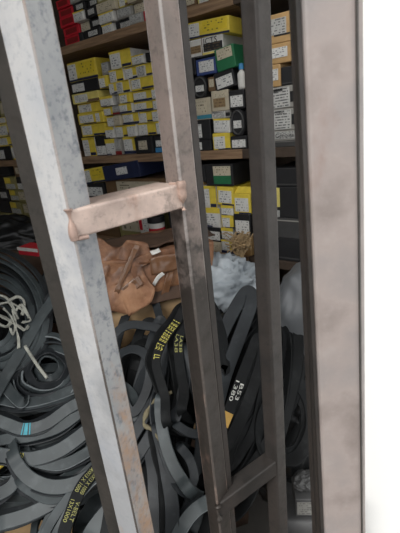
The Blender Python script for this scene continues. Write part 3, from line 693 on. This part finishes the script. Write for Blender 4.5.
# ------------------------------------------------------------------ belts
def frames_of(ps, closed, phi, up):
    N = len(ps); fr = []
    for k in range(N):
        a, c = (ps[k - 1], ps[(k + 1) % N]) if closed else (ps[max(0, k - 1)], ps[min(N - 1, k + 1)])
        t = (c - a); t = t.normalized() if t.length > 1e-7 else Vector((1, 0, 0))
        bb = t.cross(up); bb = bb.normalized() if bb.length > 1e-4 else Vector((1, 0, 0)); nn = bb.cross(t).normalized()
        f = phi(k / N)
        fr.append((bb * math.cos(f) + nn * math.sin(f), nn * math.cos(f) - bb * math.sin(f)))
    return fr
erng = random.Random(5)
def belt(pts, w, th, m, phi, label, group, up=HN, closed=True, samples=None, marks=()):
    n = samples or max(64, len(pts) * 7)
    ps = catmull(pts, n, closed); fr = frames_of(ps, closed, phi, up)
    h, q = w / 2, th / 2; r = min(.0012, q * .6)
    sect = [(-h + r, -q), (h - r, -q), (h, -q + r), (h, q - r), (h - r, q), (-h + r, q), (-h, q - r), (-h, -q + r)]
    o = obj('drive_belt', sweep(ps, sect, closed, fr), [m, MT['rubber_edge']], None, True)
    if m == MT['rubber_grey'] and erng.random() < .5:
        for k, p in enumerate(o.data.polygons):
            if k % 8 in (1, 2, 3): p.material_index = 1
    md = o.modifiers.new('edges', 'EDGE_SPLIT'); md.split_angle = math.radians(30)
    tag(o, label, 'belt', group)
    # printed marks follow the belt face
    for kind, u0, u1, mk, arg in marks:
        i0, i1 = int(u0 * n), int(u1 * n)
        if kind == 'band':
            sub = ps[i0:i1 + 1]; fs = fr[i0:i1 + 1]
            s2 = [(-h * arg, q + .0002), (h * arg, q + .0002), (h * arg, q + .0009), (-h * arg, q + .0009)]
            obj('printed_band', sweep(sub, s2, False, fs), MT[mk], o)
            s2 = [(a, -b_) for a, b_ in s2]
            obj('printed_band', sweep(sub, s2, False, fs), MT[mk], o)
        else:
            V, Fc = text_flat(arg, w * .92 / (1 + arg.count('\n'))); x0 = min(v.x for v in V); x1 = max(v.x for v in V)
            for side in (1, -1):
                b = bmesh.new(); vv = []
                for v in V:
                    f = (v.x - x0) / (x1 - x0) * (i1 - i0); f = f if side > 0 else (i1 - i0) - f
                    k = i0 + int(f); a = f - int(f); p = ps[k].lerp(ps[(k + 1) % n], a); U, Nn = fr[k]
                    vv.append(b.verts.new(p - U * (v.y) + Nn * side * (q + .0006)))
                for f in Fc: b.faces.new([vv[i] for i in f])
                obj('printed_lettering', b, MT[mk], o)
    return o
def ph(base, amp=.25, k=1, off=0): return lambda u: base + amp * math.sin(2 * math.pi * k * u + off)

def ell(cx, cy, rx, ry, rot, lift, n=14, wob=.05, sd=0):
    pts = []
    for i in range(n):
        a = 2 * math.pi * i / n; g = 1 + wob * noise.noise(Vector((math.cos(a) * 1.3, math.sin(a) * 1.3, sd * 7.7))) * 2
        x, y = rx * g * math.cos(a), ry * g * math.sin(a)
        px = cx + x * math.cos(rot) - y * math.sin(rot); py = cy + x * math.sin(rot) + y * math.cos(rot)
        lf = lift + .012 * noise.noise(Vector((math.cos(a), math.sin(a), sd * 3.3 + 50)))
        pts.append(onheap(px, py, lf))
    return pts
GH = 'plain belts heaped behind the pale bar'
LBH = 'plain dusty black rubber belt looped in the heap beyond the pale bar'
sd = 0
# nested coil near the top
for k, (rx, ry) in enumerate([(64, 70), (58, 64), (53, 58), (48, 52), (42, 46), (37, 40), (31, 34), (25, 28), (18, 21)]):
    sd += 1
    belt(ell(-14 + k * 1.2, 316 + k * 1, rx, ry, -.1, .062 + .005 * (k % 3), sd=sd, wob=.02), .019, .005, MT['rubber_grey' if k % 3 else 'rubber'], ph(.75, .2, 1, sd), LBH, GH)
# small swirl
for k, (rx, ry) in enumerate([(40, 34), (33, 28), (27, 22), (20, 17), (14, 12)]):
    sd += 1
    belt(ell(46 + k * .8, 372 - k, rx, ry, -.5, .058 + .004 * (k % 2), sd=sd, wob=.07), .024, .005, MT['rubber' if k % 2 else 'rubber_grey'], ph(.7, .3, 1, sd * 2), LBH, GH)
# long sweeping loops low in the heap
for k in range(28):
    sd += 1
    belt(ell(rnd.uniform(12, 52), rnd.uniform(402, 456), rnd.uniform(62, 105), rnd.uniform(30, 62), rnd.uniform(-.3, .1), -.04 + .0033 * k, sd=sd, wob=.07),
         rnd.uniform(.018, .027), .005, MT[rnd.choice(['rubber_grey', 'rubber_grey', 'rubber'])], ph(rnd.uniform(-.3, .9), .3, rnd.choice([1, 2]), sd), LBH, GH)
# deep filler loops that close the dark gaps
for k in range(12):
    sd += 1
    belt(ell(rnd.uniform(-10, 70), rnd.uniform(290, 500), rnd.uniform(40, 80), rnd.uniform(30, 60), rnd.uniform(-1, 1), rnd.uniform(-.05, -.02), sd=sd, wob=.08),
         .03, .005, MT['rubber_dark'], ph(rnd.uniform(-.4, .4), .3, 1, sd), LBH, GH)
# hero belts, told apart by run
def hp(lst, lift): return [onheap(x, y, lift + (z[0] if z else 0)) for x, y, *z in lst]
def arc(lst, lift, dy=-26, deep=.085, dx=0):
    """the run that shows, then the rest of the loop tucked back under the heap"""
    back_ = [(x + dx, y + dy) for x, y in lst[::-1]]
    return [onheap(x, y, lift) for x, y in lst] + [onheap(x, y, lift - deep) for x, y in back_]
HERO = [
  ([(56, 292), (40, 318), (24, 346), (6, 376), (-12, 404)], 'flat belt running straight down across the coil past the white twine', .031, .080, []),
  ([(-14, 398), (4, 400), (22, 403), (46, 399), (76, 388), (100, 372)], 'belt sweeping level just below the small swirl of belts', .026, .068, []),
  ([(-14, 412), (10, 425), (26, 429), (46, 424), (66, 410), (84, 396)], 'belt with teal stripes across it in the heap', .027, .080, [('band', .152, .160, 'ink_teal', .95), ('band', .166, .182, 'ink_teal', .95), ('band', .188, .194, 'ink_teal', .95)]),
  ([(-14, 440), (8, 439), (32, 436), (60, 427), (86, 408), (104, 392)], 'belt sweeping up just beneath the teal-striped belt', .025, .074, []),
  ([(-14, 449), (8, 456), (30, 459), (58, 451), (84, 433), (104, 414)], 'wide belt with a tiny yellow print above the yellow wrapper', .031, .084, [('text', .085, .145, 'ink_yellow', '13X850\n ')]),
  ([(26, 454), (44, 463), (64, 464), (88, 452), (108, 438)], 'belt curving under the wide belt with the tiny print', .025, .076, []),
  ([(12, 450), (20, 468), (34, 481), (54, 487), (76, 483), (98, 470), (112, 458)], 'belt hanging in a deep curve low in the heap', .029, .090, []),
  ([(20, 478), (34, 491), (50, 498), (70, 494), (94, 479), (110, 466)], 'belt curving directly beneath the deep curved belt', .025, .080, []),
  ([(-14, 524), (8, 521), (32, 513), (58, 499), (82, 480), (102, 462)], 'belt slanting up from the pale carton to the pale bar', .029, .072, []),
  ([(14, 452), (18, 470), (12, 486), (-4, 496), (-18, 502)], 'short curved belt beside the yellow wrapper', .027, .078, []),
  ([(36, 548), (52, 520), (68, 498), (86, 478), (106, 458)], 'belt slanting alongside the yellow-lettered belt', .020, .088, []),
  ([(46, 550), (60, 526), (72, 506), (90, 484), (108, 468)], 'belt squeezed against the yellow-lettered belt', .018, .092, []),
  ([(82, 552), (94, 530), (110, 510), (126, 496)], 'wide belt at the very bottom against the pale bar', .036, .082, []),
  ([(-12, 366), (0, 378), (12, 394), (24, 402)], 'belt cutting down past the twine into the level belts', .026, .074, []),
]
for i, (lst, lab, w_, lf, mk) in enumerate(HERO):
    belt(arc(lst, lf), w_, .005, MT['rubber_grey'], ph(.10 if i % 2 else -.10, .12, 1, i), lab, None, samples=180, marks=mk)
    for dl, oy, dw in ((-.012, 5, .85), (-.022, -6, .8)):
        sd += 1
        belt(arc([(x + rnd.uniform(-2, 2), y + oy + rnd.uniform(-1.5, 1.5)) for x, y in lst], lf + dl), w_ * dw, .005, MT[rnd.choice(['rubber', 'rubber_grey', 'rubber'])],
             ph(rnd.uniform(.2, .8), .2, 1, i + oy), LBH, GH, samples=110)
belt(hp([(98, 472), (90, 476), (80, 490), (72, 510), (64, 536), (70, 560), (100, 550), (110, 500)], .105), .026, .005, MT['rubber_dark'], ph(.2, .1), 'belt with yellow lettering curving down low beside the pale bar', None, samples=160,
     marks=[('text', .06, .27, 'ink_olive', 'AVX13 X 1000\nAVX13 X 1000'), ('text', .32, .44, 'ink_olive', 'V-BELT\n13X1000')])
for k in range(9):
    sd += 1
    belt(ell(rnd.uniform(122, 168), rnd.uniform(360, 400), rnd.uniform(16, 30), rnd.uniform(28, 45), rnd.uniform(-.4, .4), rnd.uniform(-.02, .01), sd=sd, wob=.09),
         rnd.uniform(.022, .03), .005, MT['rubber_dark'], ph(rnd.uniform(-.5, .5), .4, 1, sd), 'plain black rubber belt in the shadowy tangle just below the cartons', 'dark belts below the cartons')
# belts hanging between pale bar and third bar
GM = 'plain belts hanging between the bars'
LM = 'plain black rubber belt hanging in the dark bunch between the gate bars'
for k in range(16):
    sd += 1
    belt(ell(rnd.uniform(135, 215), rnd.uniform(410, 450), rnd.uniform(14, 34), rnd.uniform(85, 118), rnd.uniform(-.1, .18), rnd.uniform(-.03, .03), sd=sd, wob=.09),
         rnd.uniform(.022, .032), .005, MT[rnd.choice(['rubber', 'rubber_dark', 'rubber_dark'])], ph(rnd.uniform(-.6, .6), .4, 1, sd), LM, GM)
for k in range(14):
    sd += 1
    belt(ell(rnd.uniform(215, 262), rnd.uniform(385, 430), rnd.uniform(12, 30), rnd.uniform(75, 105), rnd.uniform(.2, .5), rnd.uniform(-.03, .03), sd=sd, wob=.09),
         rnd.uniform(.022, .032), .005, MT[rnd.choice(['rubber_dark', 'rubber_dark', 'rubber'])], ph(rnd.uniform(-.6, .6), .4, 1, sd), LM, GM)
GQ = 'belts piled beyond the third bar'
for k in range(5):
    sd += 1
    belt(ell(rnd.uniform(276, 300), rnd.uniform(405, 432), rnd.uniform(14, 28), rnd.uniform(30, 46), rnd.uniform(-.4, .6), rnd.uniform(-.03, .02), sd=sd, wob=.09),
         rnd.uniform(.022, .032), .005, MT['rubber_dark'], ph(rnd.uniform(-.6, .6), .4, 1, sd), 'plain black rubber belt in the shadowy pile beyond the third bar', GQ)
for i, (lst, lab, mt, w) in enumerate([
  ([(113, 345), (117, 332), (130, 325), (146, 326), (160, 330), (166, 345), (162, 372), (152, 400), (140, 422), (126, 430), (118, 400)], 'black belt arching over the top of the bunch under the carton', 'rubber', .024),
  ([(116, 362), (128, 350), (142, 352), (150, 366), (146, 392), (134, 412), (124, 400)], 'black belt looping just inside the arched belt', 'rubber', .024),
  ([(128, 470), (145, 448), (160, 420), (166, 400), (158, 395), (140, 425), (126, 450)], 'short belt slanting down from the tan twine to the pale bar', 'rubber', .028),
  ([(206, 398), (216, 350), (230, 318), (246, 292), (252, 300), (240, 335), (226, 372), (214, 410)], 'smooth black belt rising to the white sack', 'rubber', .034),
  ([(224, 370), (222, 340), (214, 312), (206, 300), (212, 322), (218, 350)], 'black belt draped from the sack front down beside the second bar', 'rubber_dark', .03),
 ]):
    belt(hp(lst, .06 + .005 * i), w, .005, MT[mt], ph(.1 if i % 2 else -.15, .2, 1, i), lab, None, samples=110)
MID = [
  ([(186, 306), (178, 320), (167, 335), (159, 349), (156, 363), (160, 380), (165, 398), (167, 424)], 'belt with bold yellow lettering below the brown carton', .022, .120, 'rubber_dark', [('text', .07, .195, 'ink_yellow', '13X1025 LA\n13X1025 LA\n13X1025 LA'), ('text', .215, .235, 'ink_yellow', 'LL')]),
  ([(189, 316), (182, 330), (178, 344), (180, 368), (184, 392), (182, 412)], 'belt with a broken yellow print touching the second bar', .024, .105, 'rubber_dark', [('text', .12, .2, 'ink_olive', 'LA38\nLA38')]),
  ([(162, 396), (160, 412), (164, 438), (171, 460), (180, 477), (190, 491)], 'grey belt slanting down to a tip beside the second bar', .026, .112, 'rubber_grey', []),
  ([(158, 424), (163, 450), (168, 478), (172, 505), (174, 548)], 'long grey belt hanging straight down beside the second bar', .030, .095, 'rubber', []),
  ([(186, 346), (186, 372), (181, 400), (174, 424)], 'black belt hanging behind the yellow-printed belts', .028, .090, 'rubber', []),
  ([(174, 548), (184, 524), (198, 508), (216, 500)], 'belt curving low at the foot of the second bar', .028, .100, 'rubber_grey', []),
  ([(188, 492), (194, 478), (190, 460), (180, 446)], 'black belt curling round the tip of the slanting grey belt', .020, .095, 'rubber', []),
  ([(176, 424), (188, 432), (200, 434), (212, 430)], 'short dark belt passing behind the second bar', .020, .100, 'rubber', []),
  ([(126, 470), (140, 452), (152, 432), (160, 416)], 'belt slanting up from the pale bar to the tan cord', .026, .080, 'rubber', []),
  ([(148, 440), (152, 470), (154, 505), (156, 548)], 'black belt hanging straight next to the pale bar', .024, .070, 'rubber', []),
]
for i, (lst, lab, w_, lf, mt, mk) in enumerate(MID):
    belt(arc(lst, lf, dy=6, deep=.10, dx=12), w_, .005, MT[mt], ph(.1 if i % 2 else -.12, .15, 1, i), lab, None, samples=200, marks=mk)
    sd += 1
    belt(arc([(x + rnd.uniform(-2, 2) - 6, y + rnd.uniform(-2, 2)) for x, y in lst], lf - .02, dy=4, deep=.08, dx=14), w_ * .85, .005, MT['rubber_dark' if mt != 'rubber_grey' else 'rubber'], ph(.5, .25, 1, i), LM, GM, samples=110)
belt(hp([(258, 338), (250, 356), (240, 382), (231, 406), (222, 428), (216, 440), (226, 446), (240, 420), (252, 390), (262, 356)], .115), .026, .005, MT['rubber_dark'], ph(.0, .05), 'black belt with white code and orange tag beside the third bar', None, samples=180,
     marks=[('band', .33, .39, 'orange', .9), ('text', .2, .285, 'ink_white', 'B53\n1380')])

# ------------------------------------------------------------------ soft things
def at_rot(rx, ry, rz): return Matrix.Rotation(rz, 3, 'Z') @ Matrix.Rotation(ry, 3, 'Y') @ Matrix.Rotation(rx, 3, 'X')
c = at(225, 287, 1.16)
o = obj('woven_sack', blob(c + Vector((0, 0, -.01)), (.15, .10, .10), at_rot(0, .38, 0), .030, 2.7, 2, 1.0, (.35, .8, 3.2), 1.2), MT['sack'], None, True)
tag(o, 'crumpled white woven sack between the second and third bars', 'sack')
c = at(299, 326, 1.02)
o = obj('plastic_sack', blob(c, (.10, .09, .19), at_rot(.1, .15, .2), .016, .8, 6, 1.5), MT['sack_grey'], None, True)
tag(o, 'grey plastic sack slumped beyond the third bar', 'sack')
c = at(288, 420, .88)
o = obj('plastic_bag', blob(c + Vector((-.01, 0, -.08)), (.10, .08, .21), at_rot(0, .1, 0), .02, 1.8, 9), MT['bag_black'], None, True)
tag(o, 'black plastic bag bunched beyond the third bar', 'bag')
c = at(8, 238, 1.62)
carton('cardboard_carton', Vector((c.x, c.y, 0)), (.36, .24, c.z - .02), SROT, MT['cardboard_dark'], .004, 41, 'tall dark carton carrying the black bag beyond the pale bar')
o = obj('plastic_bag', blob(c, (.20, .12, .085), at_rot(0, .12, 0), .02, 1.8, 12), MT['bag_black'], None, True)
tag(o, 'black plastic bag lying behind the red box beyond the pale bar', 'bag')
# red box behind coil
p = at(34, 249, 1.36)
b = box_bm(-.045, .045, -.03, .03, 0, .028, .003); o = obj('red_box', b, MT['red'], None, False, p + Vector((0, 0, -.015))); o.rotation_euler = (0, .05, -.45)
tag(o, 'red and white flat box on top of the belt coil', 'box')
obj('label', box_bm(-.046, .046, -.0312, -.028, .017, .0282), MT['white'], o)
# grey lumps low beyond third bar
p = at(305, 494, .74)
tag(carton('cardboard_carton', Vector((p.x + .02, p.y + .03, 0)), (.18, .17, p.z - .032), math.radians(-6), MT['darkgrey'], .003, 31, 'dark carton low beside the gate post'), None)
o = obj('printed_carton', box_bm(-.034, .034, -.03, .04, 0, .056, .002), MT['darkgrey'], None, False, p + Vector((.004, -.01, -.028))); o.rotation_euler = (0, 0, -.12)
obj('label', box_bm(-.030, .030, -.0312, -.028, .008, .048), MT['label_dim'], o)
tag(o, 'grey printed carton low beside the gate post', 'carton')
tag(obj('cloth_bundle', blob(p + Vector((.004, .0, .046)), (.035, .028, .017), at_rot(0, 0, .2), .005, 1.6, 21), MT['darkgrey'], None, True), 'small grey cloth bundle on the printed carton beside the gate post', 'cloth')
# white twine knot on the coil
b = bmesh.new()
for run in ([(-6, 306), (8, 303), (20, 309), (30, 320), (22, 322)], [(-6, 322), (8, 326), (14, 312), (22, 306), (30, 318)], [(4, 308), (12, 318), (18, 336), (19, 348)], [(10, 300), (18, 296), (24, 302), (22, 314)],
            [(-4, 294), (6, 298), (12, 306), (18, 318)], [(0, 316), (12, 322), (24, 330), (28, 326)], [(12, 310), (16, 326), (14, 334), (10, 328)]):
    for s_ in range(3):
        tube_bm([onheap(x + rnd.uniform(-1.2, 1.2), y + rnd.uniform(-1.2, 1.2), .085 + rnd.uniform(0, .012)) for x, y in run], rnd.uniform(.0014, .0032), 6, bm=b, wob=.9)
tag(obj('twine_bundle', b, MT['twine_white'], None, True), 'knotted dirty white twine lying on the belt coil', 'twine')
b = tube_bm([onheap(x, y, .105) for x, y in ((25, 346), (30, 354), (38, 366), (47, 378))], .0042, 6)
tag(obj('cord', b, MT['twine_white'], None, True), 'short white cord lying over the small swirl of belts', 'cord')
b = tube_bm([onheap(x, y, .10) for x, y in ((172, 392), (162, 396), (152, 403), (147, 412), (144, 424), (152, 430), (160, 440))], .0046, 8, wob=.9)
tag(obj('cord', b, MT['twine_tan'], None, True), 'frayed tan cord looping among the hanging belts', 'cord')
b = box_bm(-.03, .03, -.02, .02, 0, .012, .003); bmesh.ops.subdivide_edges(b, edges=b.edges, cuts=3, use_grid_fill=True)
for v in b.verts: v.co += Vector((0, 0, 1)) * .008 * noise.noise(v.co * 50)
o = obj('wrapper', b, MT['yellow'], None, True, onheap(-4, 463, .02)); o.rotation_euler = (.6, -.3, .5)
tag(o, 'bright yellow wrapper caught among the belts', 'wrapper')

# ------------------------------------------------------------------ light
w = bpy.data.worlds.new('overcast sky'); S.world = w; w.use_nodes = True
bg = w.node_tree.nodes['Background']; bg.inputs['Color'].default_value = (.97, .985, 1, 1); bg.inputs['Strength'].default_value = 1.05
ld = bpy.data.lights.new('sun', 'SUN'); ld.energy = 4.6; ld.angle = math.radians(40); ld.color = (1, .985, .96)
lo = bpy.data.objects.new('sun', ld); COL.objects.link(lo)
lo.rotation_euler = Vector((.58, .70, -.92)).to_track_quat('-Z', 'Y').to_euler()
S.view_settings.view_transform = 'Standard'; S.view_settings.look = 'None'; S.view_settings.exposure = 0.0; S.view_settings.gamma = 1; S.view_settings.use_curve_mapping = False
